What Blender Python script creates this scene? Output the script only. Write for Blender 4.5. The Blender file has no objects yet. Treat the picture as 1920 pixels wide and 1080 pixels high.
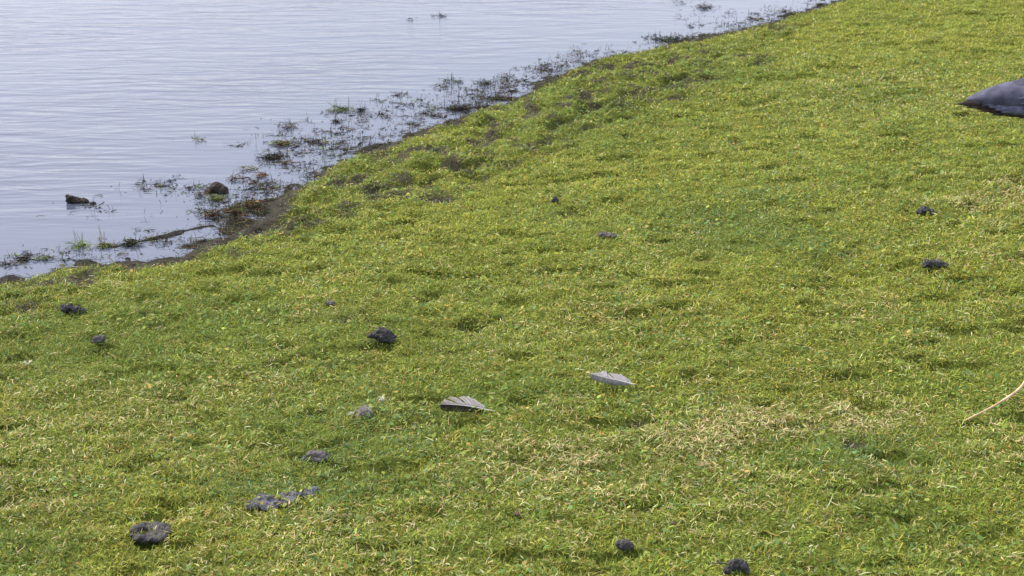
import bpy, math, random
import numpy as np
from mathutils import Vector

C = bpy.context.scene.collection
S = bpy.context.scene
rng = np.random.default_rng(7)
random.seed(7)
R = math.radians

# ------------------------------------------------------------------ camera
CAM_Z = 1.65
PITCH = R(19.7)
F = 2900.0                       # focal length in pixels of the 1920 px wide photograph
cam = bpy.data.cameras.new('camera')
cam.sensor_width = 36.0
cam.lens = F / 1920 * 36.0
cam.clip_start = 0.05
cam.clip_end = 2000
cam.dof.use_dof = True
cam.dof.focus_distance = 3.9
cam.dof.aperture_fstop = 11
cam_o = bpy.data.objects.new('camera', cam)
cam_o.location = (0, 0, CAM_Z)
cam_o.rotation_euler = (math.pi / 2 - PITCH, 0, 0)
C.objects.link(cam_o)
S.camera = cam_o

# ------------------------------------------------------------------ sky, sun, exposure
SUN_EL, SUN_AZ = R(44), R(-58)          # high, beyond the water and a little to the left
w = bpy.data.worlds.new('World')
S.world = w
w.use_nodes = True
nt = w.node_tree
nt.nodes.clear()
out = nt.nodes.new('ShaderNodeOutputWorld')
bg = nt.nodes.new('ShaderNodeBackground')
sky = nt.nodes.new('ShaderNodeTexSky')
sky.sky_type = 'NISHITA'
sky.sun_disc = False
sky.sun_elevation = SUN_EL
sky.sun_rotation = SUN_AZ
sky.dust_density = 3.0
sky.air_density = 1.0
tc = nt.nodes.new('ShaderNodeTexCoord')
sep = nt.nodes.new('ShaderNodeSeparateXYZ')
nt.links.new(tc.outputs['Generated'], sep.inputs[0])
ramp = nt.nodes.new('ShaderNodeValToRGB')      # overcast cloud deck: pale near the horizon, bluer and darker higher up
ramp.color_ramp.elements[0].position = 0.0
ramp.color_ramp.elements[0].color = (6.9, 7.15, 7.7, 1)
ramp.color_ramp.elements[1].position = 1.0
ramp.color_ramp.elements[1].color = (8.6, 7.9, 7.2, 1)
e = ramp.color_ramp.elements.new(0.22); e.color = (6.2, 6.5, 7.9, 1)
e = ramp.color_ramp.elements.new(0.55); e.color = (5.6, 6.0, 7.5, 1)
nt.links.new(sep.outputs['Z'], ramp.inputs[0])
nz = nt.nodes.new('ShaderNodeTexNoise')
nz.inputs['Scale'].default_value = 3.0
nz.inputs['Detail'].default_value = 5
nt.links.new(tc.outputs['Generated'], nz.inputs['Vector'])
cr = nt.nodes.new('ShaderNodeMapRange')
cr.inputs['From Min'].default_value = 0.3
cr.inputs['From Max'].default_value = 0.7
cr.inputs['To Min'].default_value = 0.6
cr.inputs['To Max'].default_value = 0.95
nt.links.new(nz.outputs['Fac'], cr.inputs['Value'])
mx = nt.nodes.new('ShaderNodeMix'); mx.data_type = 'RGBA'
nt.links.new(cr.outputs[0], mx.inputs['Factor'])
nt.links.new(sky.outputs[0], mx.inputs['A'])
nt.links.new(ramp.outputs[0], mx.inputs['B'])
nt.links.new(mx.outputs['Result'], bg.inputs['Color'])
bg.inputs['Strength'].default_value = 0.12
nt.links.new(bg.outputs[0], out.inputs[0])

sun = bpy.data.lights.new('sun', 'SUN')
sun.energy = 3.7
sun.angle = R(18)
sun.color = (1.0, 0.90, 0.74)
sun_o = bpy.data.objects.new('sun', sun)
dv = Vector((math.sin(SUN_AZ) * math.cos(SUN_EL), math.cos(SUN_AZ) * math.cos(SUN_EL), math.sin(SUN_EL)))
sun_o.rotation_euler = dv.to_track_quat('Z', 'Y').to_euler()
sun_o.location = dv * 30
C.objects.link(sun_o)

S.view_settings.view_transform = 'Standard'
S.view_settings.look = 'None'
S.view_settings.gamma = 1
S.view_settings.exposure = 0.68

# ------------------------------------------------------------------ helpers: noise, projection, tagging
def _hash(ix, iy, seed):
    n = (ix.astype(np.int64) * 374761393 + iy.astype(np.int64) * 668265263 + seed * 1442695041) & 0xffffffff
    n = ((n ^ (n >> 13)) * 1274126177) & 0xffffffff
    n = (n ^ (n >> 16)) & 0xffffffff
    return n / 4294967295.0

def vnoise(x, y, s, seed=0):
    x = np.asarray(x, float) / s; y = np.asarray(y, float) / s
    ix = np.floor(x); iy = np.floor(y); fx = x - ix; fy = y - iy
    fx = fx * fx * (3 - 2 * fx); fy = fy * fy * (3 - 2 * fy)
    a = _hash(ix, iy, seed); b = _hash(ix + 1, iy, seed); c = _hash(ix, iy + 1, seed); d = _hash(ix + 1, iy + 1, seed)
    return (a + (b - a) * fx) * (1 - fy) + (c + (d - c) * fx) * fy

def fbm(x, y, s, seed=0, o=3):
    t = 0; a = 1; n = 0
    ca, sa = math.cos(0.6), math.sin(0.6)
    for i in range(o):
        t = t + a * vnoise(x, y, s, seed + i * 17); n += a; a *= .5; s *= .47
        x, y = x * ca - y * sa, x * sa + y * ca
    return t / n            # 0..1 round .5

def sstep(a, b, x):
    t = np.clip((x - a) / (b - a), 0, 1)
    return t * t * (3 - 2 * t)

CP, SP = math.cos(PITCH), math.sin(PITCH)
def ray(px, py):
    a = (px - 960); b = -(py - 540)
    return np.array([a, F * CP + b * SP, -F * SP + b * CP])

def on_plane(px, py, z=0.0):
    r = ray(px, py); t = (z - CAM_Z) / r[2]
    return r[0] * t, r[1] * t

def project(x, y, z):
    dz = z - CAM_Z
    dep = y * CP - dz * SP
    up = y * SP + dz * CP
    return 960 + F * x / dep, 540 - F * up / dep, dep

def polyline(pts):
    return np.array([on_plane(*p) for p in pts])

SHORE = [(0, 527), (110, 502), (200, 490), (260, 488), (330, 477), (400, 452), (440, 434), (478, 405), (492, 385), (555, 344),
         (635, 301), (680, 283), (720, 271), (780, 250), (855, 221), (892, 203), (960, 181), (990, 160), (1067, 131), (1100, 115),
         (1200, 98), (1267, 82), (1323, 68), (1400, 54), (1440, 44), (1473, 32), (1530, 14), (1580, 0)]
sh = polyline(SHORE)
d0 = sh[0] - sh[3]; d0 /= np.linalg.norm(d0); d1 = sh[-1] - sh[-6]; d1 /= np.linalg.norm(d1)
sh = np.vstack([sh[0] + d0 * 60, sh, sh[-1] + d1 * 60])
RIDGE = [(420, 470), (500, 440), (600, 405), (700, 372), (800, 362), (845, 345), (950, 305), (1020, 268), (1060, 245), (1100, 222), (1150, 205), (1200, 190), (1290, 160), (1380, 122)]
rd = polyline(RIDGE)
BAR = [(215, 462), (277, 450), (310, 443), (360, 429), (395, 423), (425, 436), (445, 428)]
bar = polyline(BAR)

def dist_poly(x, y, P, signed=True):
    best = np.full(x.shape, 1e9); sg = np.ones(x.shape)
    for i in range(len(P) - 1):
        a, b = P[i], P[i + 1]; v = b - a; L = v @ v
        t = np.clip(((x - a[0]) * v[0] + (y - a[1]) * v[1]) / L, 0, 1)
        dx = x - a[0] - t * v[0]; dy = y - a[1] - t * v[1]
        q = dx * dx + dy * dy
        m = q < best
        best = np.where(m, q, best)
        if signed:
            sg = np.where(m, np.sign(v[1] * (x - a[0]) - v[0] * (y - a[1])), sg)
    return np.sqrt(best) * sg

# small bare hollows in the lawn: photo position, radii in metres, depth
PITS = [(880, 603, .035, .018, .03), (1381, 262, .03, .02, .03), (1064, 389, .02, .012, .02), (1012, 398, .012, .01, .015),
        (820, 350, .07, .03, .03), (1270, 170, .05, .025, .03), (1120, 826, .02, .010, .012), (1190, 808, .02, .008, .012),
        (180, 612, .02, .012, .02), (273, 568, .015, .01, .015), (1600, 868, .03, .012, .015), (645, 582, .025, .01, .015),
        (1330, 418, .02, .012, .015), (1590, 488, .03, .01, .012), (1430, 108, .04, .02, .02), (1225, 219, .07, .012, .03), (1180, 201, .05, .012, .05), (1155, 207, .05, .014, .06), (1130, 215, .05, .016, .06), (1108, 226, .04, .014, .05), (1082, 232, .03, .012, .04), (1050, 262, .05, .014, .05), (1020, 270, .05, .016, .05), (700, 330, .04, .02, .04), (900, 262, .05, .02, .04), (985, 250, .04, .02, .04), (765, 322, .05, .02, .04), (1330, 134, .05, .016, .03)]
pits = [(on_plane(px, py, 0.09) + (a, b, c)) for px, py, a, b, c in PITS]

MUDDY = [on_plane(*q_, 0.03) for q_ in ((290, 490), (430, 442), (500, 392), (1350, 70))]
def fields(x, y):
    x = np.asarray(x, float); y = np.asarray(y, float)
    d = dist_poly(x, y, sh) + 0.07 * (fbm(x, y, .30, 3, 3) - .5) + .05 * (fbm(x, y, .07, 5, 2) - .5)
    dr = dist_poly(x, y, rd)
    rough = np.clip(sstep(0.35, -0.02, dr) * sstep(1.6, 0.7, dist_poly(x, y, rd, False)), 0, 1)
    return d, dr, rough

def height(x, y, full=False):
    x = np.asarray(x, float); y = np.asarray(y, float)
    d, dr, rough = fields(x, y)
    h = np.where(d < 0, np.maximum(.10 * d, -.6), .05 * np.minimum(d, .12) + .018 * sstep(.035, .085, d) + .045 * np.maximum(d - .12, 0))
    h = np.where(d > 6, h - .045 * (d - 6) * .6, h)
    land = sstep(-.02, .25, d)
    # lawn micro relief: tufts and hummocks
    h = h + land * (.024 * (fbm(x, y, .34, 11, 3) - .5) + .022 * (fbm(x, y, .065, 21, 2) - .5) - .020 * sstep(.63, .76, fbm(x * .7, y * 1.5, .085, 25, 2)))
    near = sstep(-.28, -.03, d) * sstep(.35, .0, d)
    h = h + near * .026 * (fbm(x * 1.0, y * 1.0, .09, 31, 3) - .5)
    # broken, trodden strip between the water and the lawn edge
    rr = rough * sstep(.03, .2, d)
    h = h + rr * .075 * (fbm(x, y, .13, 41, 3) - .45)
    gate = sstep(.42, .6, fbm(x, y, .22, 51, 2))
    h = h - .065 * np.exp(-((dr + .01) / .032) ** 2) * gate * sstep(.05, .2, d) * (np.abs(dr) < .3)
    # mud bar lying just proud of the shallow water
    db = dist_poly(x, y, bar, False)
    h = np.maximum(h, np.where(db < .2, .006 - .34 * db + .014 * (fbm(x, y, .05, 61, 2) - .5), -9))
    h = np.where(d > .12, np.maximum(h, .012), h)
    pit = np.zeros(x.shape)
    for (cx, cy, a, b, dep) in pits:
        q = np.exp(-((x - cx) / a) ** 2 - ((y - cy) / (b * 2)) ** 2)
        h = h - dep * q; pit = np.maximum(pit, q)
    h = np.where(d > .12, np.maximum(h, .006), h)
    if full:
        bare = np.maximum(pit * 1.4, 0)
        mw = .030 + .12 * fbm(x, y, .35, 71, 3)
        for (mx_, my_) in MUDDY:
            mw = mw + .075 * np.exp(-((x - mx_) ** 2 + (y - my_) ** 2) / .18 ** 2)
        bare = np.maximum(bare, sstep(mw + .03, mw - .02, d))
        bare = np.maximum(bare, rr * .9 * sstep(.54, .66, fbm(x, y, .085, 81, 3)))
        bare = np.maximum(bare, gate * np.exp(-((dr + .005) / .035) ** 2))
        bare = np.maximum(bare, sstep(.05, .03, db))
        return h, d, dr, rough, np.clip(bare, 0, 1)
    return h

def ground(px, py):
    """point of the terrain seen at a position of the photograph"""
    z = 0.1
    for _ in range(12):
        x, y = on_plane(px, py, z)
        z = float(height(np.array([x]), np.array([y]))[0])
    return Vector((x, y, z))

def mpp(p):     # metres per photograph pixel, sideways, at a point
    return project(p[0], p[1], p[2])[2] / F

def tag(o, label=None, cat=None, group=None, kind=None):
    if label: o['label'] = label
    if cat: o['category'] = cat
    if group: o['group'] = group
    if kind: o['kind'] = kind
    return o

def link(name, me, parent=None, mat=None):
    o = bpy.data.objects.new(name, me)
    C.objects.link(o)
    if mat: me.materials.append(mat)
    if parent: o.parent = parent
    return o

def empty(name, loc, rz=0):
    o = bpy.data.objects.new(name, None)
    o.empty_display_size = .05
    o.location = loc; o.rotation_euler = (0, 0, rz)
    C.objects.link(o)
    return o

def np_mesh(name, V, Q, col=None, smooth=False):
    """mesh from float verts (n,3) and an (m,4) or (m,3) face array, or list of such arrays"""
    me = bpy.data.meshes.new(name)
    Qs = Q if isinstance(Q, list) else [Q]
    nl = sum(q.size for q in Qs); nf = sum(len(q) for q in Qs)
    me.vertices.add(len(V)); me.vertices.foreach_set('co', np.ascontiguousarray(V, dtype=np.float32).ravel())
    me.loops.add(nl); me.loops.foreach_set('vertex_index', np.concatenate([q.ravel() for q in Qs]).astype(np.int32))
    me.polygons.add(nf)
    st = []; k = 0
    for q in Qs:
        st.append(k + np.arange(len(q)) * q.shape[1]); k += q.size
    me.polygons.foreach_set('loop_start', np.concatenate(st).astype(np.int32))
    me.update(calc_edges=True)
    if smooth: me.polygons.foreach_set('use_smooth', np.ones(nf, bool))
    if col is not None:
        a = me.color_attributes.new('col', 'FLOAT_COLOR', 'POINT')
        c4 = np.ones((len(V), 4), np.float32); c4[:, :3] = col
        a.data.foreach_set('color', c4.ravel())
    return me

# ------------------------------------------------------------------ materials
def new_mat(name):
    m = bpy.data.materials.new(name); m.use_nodes = True
    n = m.node_tree.nodes; b = n['Principled BSDF']
    return m, m.node_tree, b

def mat_attr(name, rough=.55, spec=.3, transl=0.0):
    m, t, b = new_mat(name)
    a = t.nodes.new('ShaderNodeAttribute'); a.attribute_name = 'col'
    t.links.new(a.outputs['Color'], b.inputs['Base Color'])
    b.inputs['Roughness'].default_value = rough
    b.inputs['Specular IOR Level'].default_value = spec
    if transl:
        tr = t.nodes.new('ShaderNodeBsdfTranslucent'); t.links.new(a.outputs['Color'], tr.inputs['Color'])
        mxs = t.nodes.new('ShaderNodeMixShader'); mxs.inputs[0].default_value = transl
        t.links.new(b.outputs[0], mxs.inputs[1]); t.links.new(tr.outputs[0], mxs.inputs[2])
        t.links.new(mxs.outputs[0], t.nodes['Material Output'].inputs['Surface'])
    return m

def mat_noise(name, c1, c2, scale, rough=.8, spec=.3, bump=.3, rough2=None, bdist=.002):
    m, t, b = new_mat(name)
    tcn = t.nodes.new('ShaderNodeTexCoord')
    n1 = t.nodes.new('ShaderNodeTexNoise'); n1.inputs['Scale'].default_value = scale; n1.inputs['Detail'].default_value = 6
    t.links.new(tcn.outputs['Object'], n1.inputs['Vector'])
    r1 = t.nodes.new('ShaderNodeValToRGB')
    r1.color_ramp.elements[0].position = .35; r1.color_ramp.elements[0].color = c1 + (1,)
    r1.color_ramp.elements[1].position = .68; r1.color_ramp.elements[1].color = c2 + (1,)
    t.links.new(n1.outputs['Fac'], r1.inputs[0]); t.links.new(r1.outputs[0], b.inputs['Base Color'])
    b.inputs['Roughness'].default_value = rough; b.inputs['Specular IOR Level'].default_value = spec
    if bump:
        n2 = t.nodes.new('ShaderNodeTexNoise'); n2.inputs['Scale'].default_value = scale * 3; n2.inputs['Detail'].default_value = 6
        t.links.new(tcn.outputs['Object'], n2.inputs['Vector'])
        bu = t.nodes.new('ShaderNodeBump'); bu.inputs['Strength'].default_value = bump; bu.inputs['Distance'].default_value = bdist
        t.links.new(n2.outputs['Fac'], bu.inputs['Height']); t.links.new(bu.outputs[0], b.inputs['Normal'])
    return m

M_grass = mat_attr('grass_blades', .6, .14, .25)
M_weed = mat_attr('wet_weed', .75, .12, .05)
M_clod = mat_noise('dark_dropping', (.018, .018, .020), (.075, .074, .080), 45, .8, .35, .9, bdist=.004)
M_clod_grey = mat_noise('weathered_dropping', (.05, .048, .047), (.19, .18, .175), 50, .9, .2, .9, bdist=.004)
M_clod_blue = mat_noise('flattened_dropping', (.026, .027, .045), (.13, .135, .19), 40, .8, .25, .8, bdist=.004)
M_rock = mat_noise('wet_mud_stone', (.012, .011, .009), (.045, .040, .032), 30, .75, .2, .7, bdist=.004)
M_feather = mat_attr('feather_barbs', .6, .25, .12)
M_quill = mat_noise('quill', (.42, .42, .36), (.60, .60, .55), 60, .4, .4, 0)
M_straw = mat_noise('dry_stalk', (.42, .29, .16), (.66, .52, .34), 30, .6, .3, .2)
M_down = mat_attr('down', .8, .1, .3)

# ground
def make_ground_material():
    m, t, b = new_mat('turf_soil')
    a = t.nodes.new('ShaderNodeAttribute'); a.attribute_name = 'col'
    g = t.nodes.new('ShaderNodeTexCoord')
    n1 = t.nodes.new('ShaderNodeTexNoise'); n1.inputs['Scale'].default_value = 120; n1.inputs['Detail'].default_value = 5
    t.links.new(g.outputs['Object'], n1.inputs['Vector'])
    mr = t.nodes.new('ShaderNodeMapRange'); mr.inputs['From Min'].default_value = .3; mr.inputs['From Max'].default_value = .7
    mr.inputs['To Min'].default_value = .55; mr.inputs['To Max'].default_value = 1.45
    t.links.new(n1.outputs['Fac'], mr.inputs['Value'])
    vm = t.nodes.new('ShaderNodeVectorMath'); vm.operation = 'SCALE'
    t.links.new(a.outputs['Color'], vm.inputs[0]); t.links.new(mr.outputs[0], vm.inputs['Scale'])
    t.links.new(vm.outputs[0], b.inputs['Base Color'])
    wv = t.nodes.new('ShaderNodeAttribute'); wv.attribute_name = 'wet'
    r = t.nodes.new('ShaderNodeMapRange'); r.inputs['To Min'].default_value = .85; r.inputs['To Max'].default_value = .75
    b.inputs['Specular IOR Level'].default_value = .10
    t.links.new(wv.outputs['Fac'], r.inputs['Value']); t.links.new(r.outputs[0], b.inputs['Roughness'])
    bu = t.nodes.new('ShaderNodeBump'); bu.inputs['Strength'].default_value = .8; bu.inputs['Distance'].default_value = .004
    t.links.new(n1.outputs['Fac'], bu.inputs['Height']); t.links.new(bu.outputs[0], b.inputs['Normal'])
    return m

def axis(lo, hi, step, far):
    core = np.arange(lo, hi, step)
    k = np.array([.05 * 1.35 ** i for i in range(28)]); k = np.cumsum(k); k = k[k < far]
    return np.concatenate([lo - k[::-1], core, hi + k])

gx = axis(-2.3, 4.6, .0125, 150); gy = axis(2.3, 11.2, .0135, 150)
GX, GY = np.meshgrid(gx, gy)
H, D, DR, RO, BARE = height(GX.ravel(), GY.ravel(), True)
gxr, gyr = GX.ravel(), GY.ravel()
moss = np.array([.075, .095, .016]); mud = np.array([.040, .035, .029]); wetmud = np.array([.018, .017, .016])
nn = fbm(gxr, gyr, .25, 91, 2)[:, None]
gc = moss * (0.8 + .5 * nn) * (1 - BARE[:, None]) + mud * (.7 + .6 * nn) * BARE[:, None]
wet = sstep(.12, .0, D)
gc = gc * (1 - wet[:, None]) + wetmud * (.7 + .6 * nn) * wet[:, None]
nx, ny = len(gx), len(gy)
idx = np.arange(nx * ny).reshape(ny, nx)
Qg = np.stack([idx[:-1, :-1], idx[:-1, 1:], idx[1:, 1:], idx[1:, :-1]], -1).reshape(-1, 4)
me = np_mesh('ground', np.stack([gxr, gyr, H], -1), Qg, gc, True)
at = me.attributes.new('wet', 'FLOAT', 'POINT'); at.data.foreach_set('value', wet.astype(np.float32))
tag(link('ground', me, None, make_ground_material()), kind='structure')

# water
def make_water():
    m, t, b = new_mat('lake_water')
    b.inputs['Base Color'].default_value = (.070, .085, .13, 1)
    b.inputs['Roughness'].default_value = .10
    b.inputs['IOR'].default_value = 1.75
    g = t.nodes.new('ShaderNodeTexCoord')
    def layer(sx, sy, sc, rot, dist, det=2):
        mp = t.nodes.new('ShaderNodeMapping'); mp.inputs['Scale'].default_value = (sx, sy, 1); mp.inputs['Rotation'].default_value = (0, 0, rot)
        t.links.new(g.outputs['Object'], mp.inputs['Vector'])
        n = t.nodes.new('ShaderNodeTexNoise'); n.inputs['Scale'].default_value = sc; n.inputs['Detail'].default_value = det
        n.inputs['Roughness'].default_value = .45; n.inputs['Distortion'].default_value = dist
        t.links.new(mp.outputs[0], n.inputs['Vector']); return n.outputs['Fac']
    a1 = layer(2.2, 8.0, 1.0, R(4), .6)
    a2 = layer(5.0, 21.0, 1.0, R(-3), .6)
    pat = layer(.5, .9, 1.0, 0, 0)
    calm = t.nodes.new('ShaderNodeAttribute'); calm.attribute_name = 'rip'
    mr = t.nodes.new('ShaderNodeMapRange'); mr.inputs['From Min'].default_value = .35; mr.inputs['From Max'].default_value = .65
    mr.inputs['To Min'].default_value = .45; mr.inputs['To Max'].default_value = 1.0
    t.links.new(pat, mr.inputs['Value'])
    s2 = t.nodes.new('ShaderNodeMath'); s2.operation = 'MULTIPLY'; s2.inputs[1].default_value = .42; t.links.new(a2, s2.inputs[0])
    ad = t.nodes.new('ShaderNodeMath'); ad.operation = 'ADD'; t.links.new(a1, ad.inputs[0]); t.links.new(s2.outputs[0], ad.inputs[1])
    k = t.nodes.new('ShaderNodeMath'); k.operation = 'MULTIPLY'; t.links.new(mr.outputs[0], k.inputs[0]); t.links.new(calm.outputs['Fac'], k.inputs[1])
    bu = t.nodes.new('ShaderNodeBump'); bu.inputs['Distance'].default_value = .0165
    t.links.new(k.outputs[0], bu.inputs['Strength'])
    t.links.new(ad.outputs[0], bu.inputs['Height']); t.links.new(bu.outputs[0], b.inputs['Normal'])
    ax = axis(-3.2, 3.2, .06, 150); ay = axis(3.4, 12, .06, 150)
    X, Y = np.meshgrid(ax, ay); x, y = X.ravel(), Y.ravel()
    d = dist_poly(x, y, sh)
    idx = np.arange(x.size).reshape(X.shape)
    Q = np.stack([idx[:-1, :-1], idx[:-1, 1:], idx[1:, 1:], idx[1:, :-1]], -1).reshape(-1, 4)
    Q = Q[d[Q].min(1) < .6]
    me = np_mesh('water', np.stack([x, y, 0 * x], -1), Q, None, True)
    a = me.attributes.new('rip', 'FLOAT', 'POINT')
    a.data.foreach_set('value', (.12 + .88 * sstep(-.05, -1.3, d)).astype(np.float32))
    tag(link('water', me, None, m), kind='structure')
make_water()

# ------------------------------------------------------------------ grass (uncountable: one object)
# colour patches read off the photograph: px, py, rx, ry (px), kind
PATCH = [(600, 820, 190, 55, 'green'), (690, 800, 90, 40, 'cool'), (640, 835, 60, 30, 'cool'), (1540, 868, 130, 32, 'green'), (1600, 885, 70, 25, 'cool'), (1400, 420, 130, 40, 'cool'),
         (180, 625, 190, 75, 'green'), (1350, 130, 120, 25, 'green'), (1430, 440, 160, 45, 'green'), (880, 740, 160, 45, 'green'), (1750, 1010, 180, 90, 'green'),
         (700, 920, 200, 40, 'green'), (30, 1020, 90, 50, 'green'), (1180, 900, 90, 30, 'green'), (1080, 200, 120, 60, 'green'), (520, 915, 120, 20, 'cool'),
         (720, 600, 120, 60, 'green'), (360, 560, 200, 60, 'green'),
         (1250, 215, 160, 30, 'yellow'), (900, 580, 130, 40, 'yellow'), (700, 400, 150, 35, 'yellow'), (1400, 520, 250, 60, 'yellow'), (1000, 450, 300, 60, 'yellow'),
         (1750, 60, 250, 60, 'yellow'), (1300, 330, 300, 80, 'yellow'), (950, 340, 120, 30, 'yellow'), (500, 430, 90, 25, 'yellow'), (300, 930, 150, 30, 'yellow'),
         (1600, 805, 70, 32, 'straw'), (1500, 830, 90, 22, 'straw'), (1330, 840, 130, 40, 'straw'), (1080, 905, 180, 45, 'straw'), (1250, 980, 250, 50, 'strawlite'),
         (40, 900, 110, 60, 'strawlite'), (220, 790, 200, 70, 'strawlite'), (1850, 395, 90, 20, 'straw'), (1700, 170, 150, 40, 'strawlite'), (1180, 580, 120, 30, 'strawlite'),
         (400, 870, 120, 30, 'strawlite'), (660, 560, 90, 25, 'strawlite'), (1200, 470, 90, 20, 'strawlite'), (1650, 930, 100, 50, 'strawlite'), (600, 1000, 200, 60, 'strawlite'), (1850, 880, 90, 50, 'strawlite'),
         (250, 700, 200, 40, 'strawlite')]
def patch_weights(px, py):
    g = {k: np.zeros(px.shape) for k in ('green', 'cool', 'yellow', 'straw', 'strawlite')}
    wob = 1
    for cx, cy, rx, ry, k in PATCH:
        q = np.exp(-(((px - cx) / rx) ** 2 + ((py - cy) / ry) ** 2) * .9)
        g[k] = np.maximum(g[k], q * wob)
    return g

def grass_points(n, x0, x1, y0, y1):
    x = rng.uniform(x0, x1, n); y = rng.uniform(y0, y1, n)
    px, py, dep = project(x, y, .08 + 0 * x)
    m = 240
    ok = (px > -m) & (px < 1920 + m) & (py > -70) & (py < 1080 + 130)
    return x[ok], y[ok]

def ribbon(P, L, W, az, lean, curl, tw, nseg, col, tipcol=None, fold=0):
    """P (n,3) roots; bent tapering ribbons of nseg segments"""
    n = len(P)
    ts = np.linspace(0, 1, nseg + 1)
    ang = lean[:, None] + curl[:, None] * ts[None, :]
    seg = (L / nseg)[:, None]
    dh = np.sin(ang) * seg; dvv = np.cos(ang) * seg
    hh = np.concatenate([np.zeros((n, 1)), np.cumsum(dh[:, 1:], 1)], 1)
    vv = np.concatenate([np.zeros((n, 1)), np.cumsum(dvv[:, 1:], 1)], 1)
    azs = az[:, None] + tw[:, None] * ts[None, :]
    cx, cy = np.cos(azs), np.sin(azs)
    ctr = np.stack([P[:, 0:1] + hh * cx, P[:, 1:2] + hh * cy, P[:, 2:3] + vv], -1)
    prof = np.array([.75, 1.0, .85, .0]) if nseg == 3 else (np.array([.85, 1.0, 0.0]) if nseg == 2 else np.array([.7, .95, 1, .75, 0]))
    wv = (W[:, None] * prof[None, :] * .5)
    side = np.stack([-cy, cx, fold * np.ones_like(cx) if np.isscalar(fold) else fold[:, None] + 0 * cx], -1)
    side /= np.linalg.norm(side, axis=-1, keepdims=True)
    A = ctr[:, :-1] - side[:, :-1] * wv[:, :-1, None]; B = ctr[:, :-1] + side[:, :-1] * wv[:, :-1, None]
    T = ctr[:, -1:]
    V = np.concatenate([A, B, T], 1)                    # nseg A, nseg B, tip
    k = 2 * nseg + 1
    base = (np.arange(n) * k)[:, None]
    quads = []
    for s in range(nseg - 1):
        quads.append(np.concatenate([base + s, base + s + nseg, base + s + 1 + nseg, base + s + 1], 1))
    Q = np.concatenate(quads, 0)
    Tt = np.concatenate([base + nseg - 1, base + 2 * nseg - 1, base + 2 * nseg], 1)
    c = np.repeat(col[:, None, :], k, 1)
    if tipcol is not None:
        f = np.array(list(ts[:-1]) * 2 + [1.0])[None, :, None]
        c = c * (1 - f) + tipcol[:, None, :] * f
    return V.reshape(-1, 3), Q, Tt, c.reshape(-1, 3)

def join_ribbons(parts):
    Vs, Qs, Ts, Cs, k = [], [], [], [], 0
    for V, Q, T, c in parts:
        Vs.append(V); Qs.append(Q + k); Ts.append(T + k); Cs.append(c); k += len(V)
    return np.concatenate(Vs), [np.concatenate(Qs), np.concatenate(Ts)], np.concatenate(Cs)

PAL = {'yg': (.315, .322, .050), 'green': (.182, .262, .042), 'cool': (.140, .240, .095), 'straw': (.54, .45, .24), 'orange': (.38, .25, .07), 'lime': (.275, .335, .056), 'pale': (.48, .52, .27), 'brown': (.17, .115, .05)}
KEYS = list(PAL)
def pick_colours(x, y, rough):
    px, py, dep = project(x, y, .1 + 0 * x)
    wx = px + 130 * (fbm(x, y, .15, 101, 3) - .5) * 2; wy = py + 60 * (fbm(x, y, .2, 111, 3) - .5) * 2
    g = patch_weights(wx, wy)
    n1 = fbm(x, y, .35, 121, 3); n2 = fbm(x, y, .12, 131, 2); n3 = fbm(x, y, .5, 141, 3); n4 = fbm(x, y, .045, 151, 2)
    far = sstep(700, 250, py)
    W = np.stack([
        1.1 + 1.6 * g['yellow'] + .9 * far + 1.5 * sstep(.5, .7, n1),                              # yg
        .75 + 6.5 * g['green'] ** 1.5 + 1.6 * sstep(.5, .7, 1 - n1) + .8 * sstep(.5, .7, n2),              # green
        .12 + 6 * g['cool'] + .7 * g['green'] + .6 * sstep(.55, .75, n3) + .5 * rough,                             # cool
        .10 + 4.0 * g['straw'] + .5 * g['strawlite'] + .6 * sstep(.58, .74, n2) * (1 - far * .7),          # straw
        .025 + .6 * sstep(.64, .76, n4) + .08 * g['strawlite'],                                      # orange
        .55 + 1.0 * sstep(.55, .7, 1 - n2) + .6 * g['yellow'],                                      # lime
        .10 + .6 * g['straw'] + .2 * g['strawlite'] + .12 * g['cool'],                             # pale
        .06 + .5 * rough + .5 * g['straw']], 0)                                                    # brown
    W /= W.sum(0)
    cum = np.cumsum(W, 0); u = rng.random(x.shape)
    k = (u[None] > cum).sum(0).clip(0, len(KEYS) - 1)
    pal = np.array([PAL[q] for q in KEYS])
    c = pal[k]
    c = c * np.exp(rng.normal(-.01, .23, x.shape))[:, None]
    c = c * (1 - .14 * np.clip(g['green'] + g['cool'], 0, 1))[:, None]
    c = c * (1 + rng.normal(0, .07, c.shape))
    c = c * (1 + .16 * far)[:, None]      # blade colour gets brighter towards the far end of the bank
    # local tone drift so that no two patches are alike
    c = c * (0.82 + .40 * fbm(x, y, .10, 161, 3))[:, None]
    return np.clip(c, .01, .8), k

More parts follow.
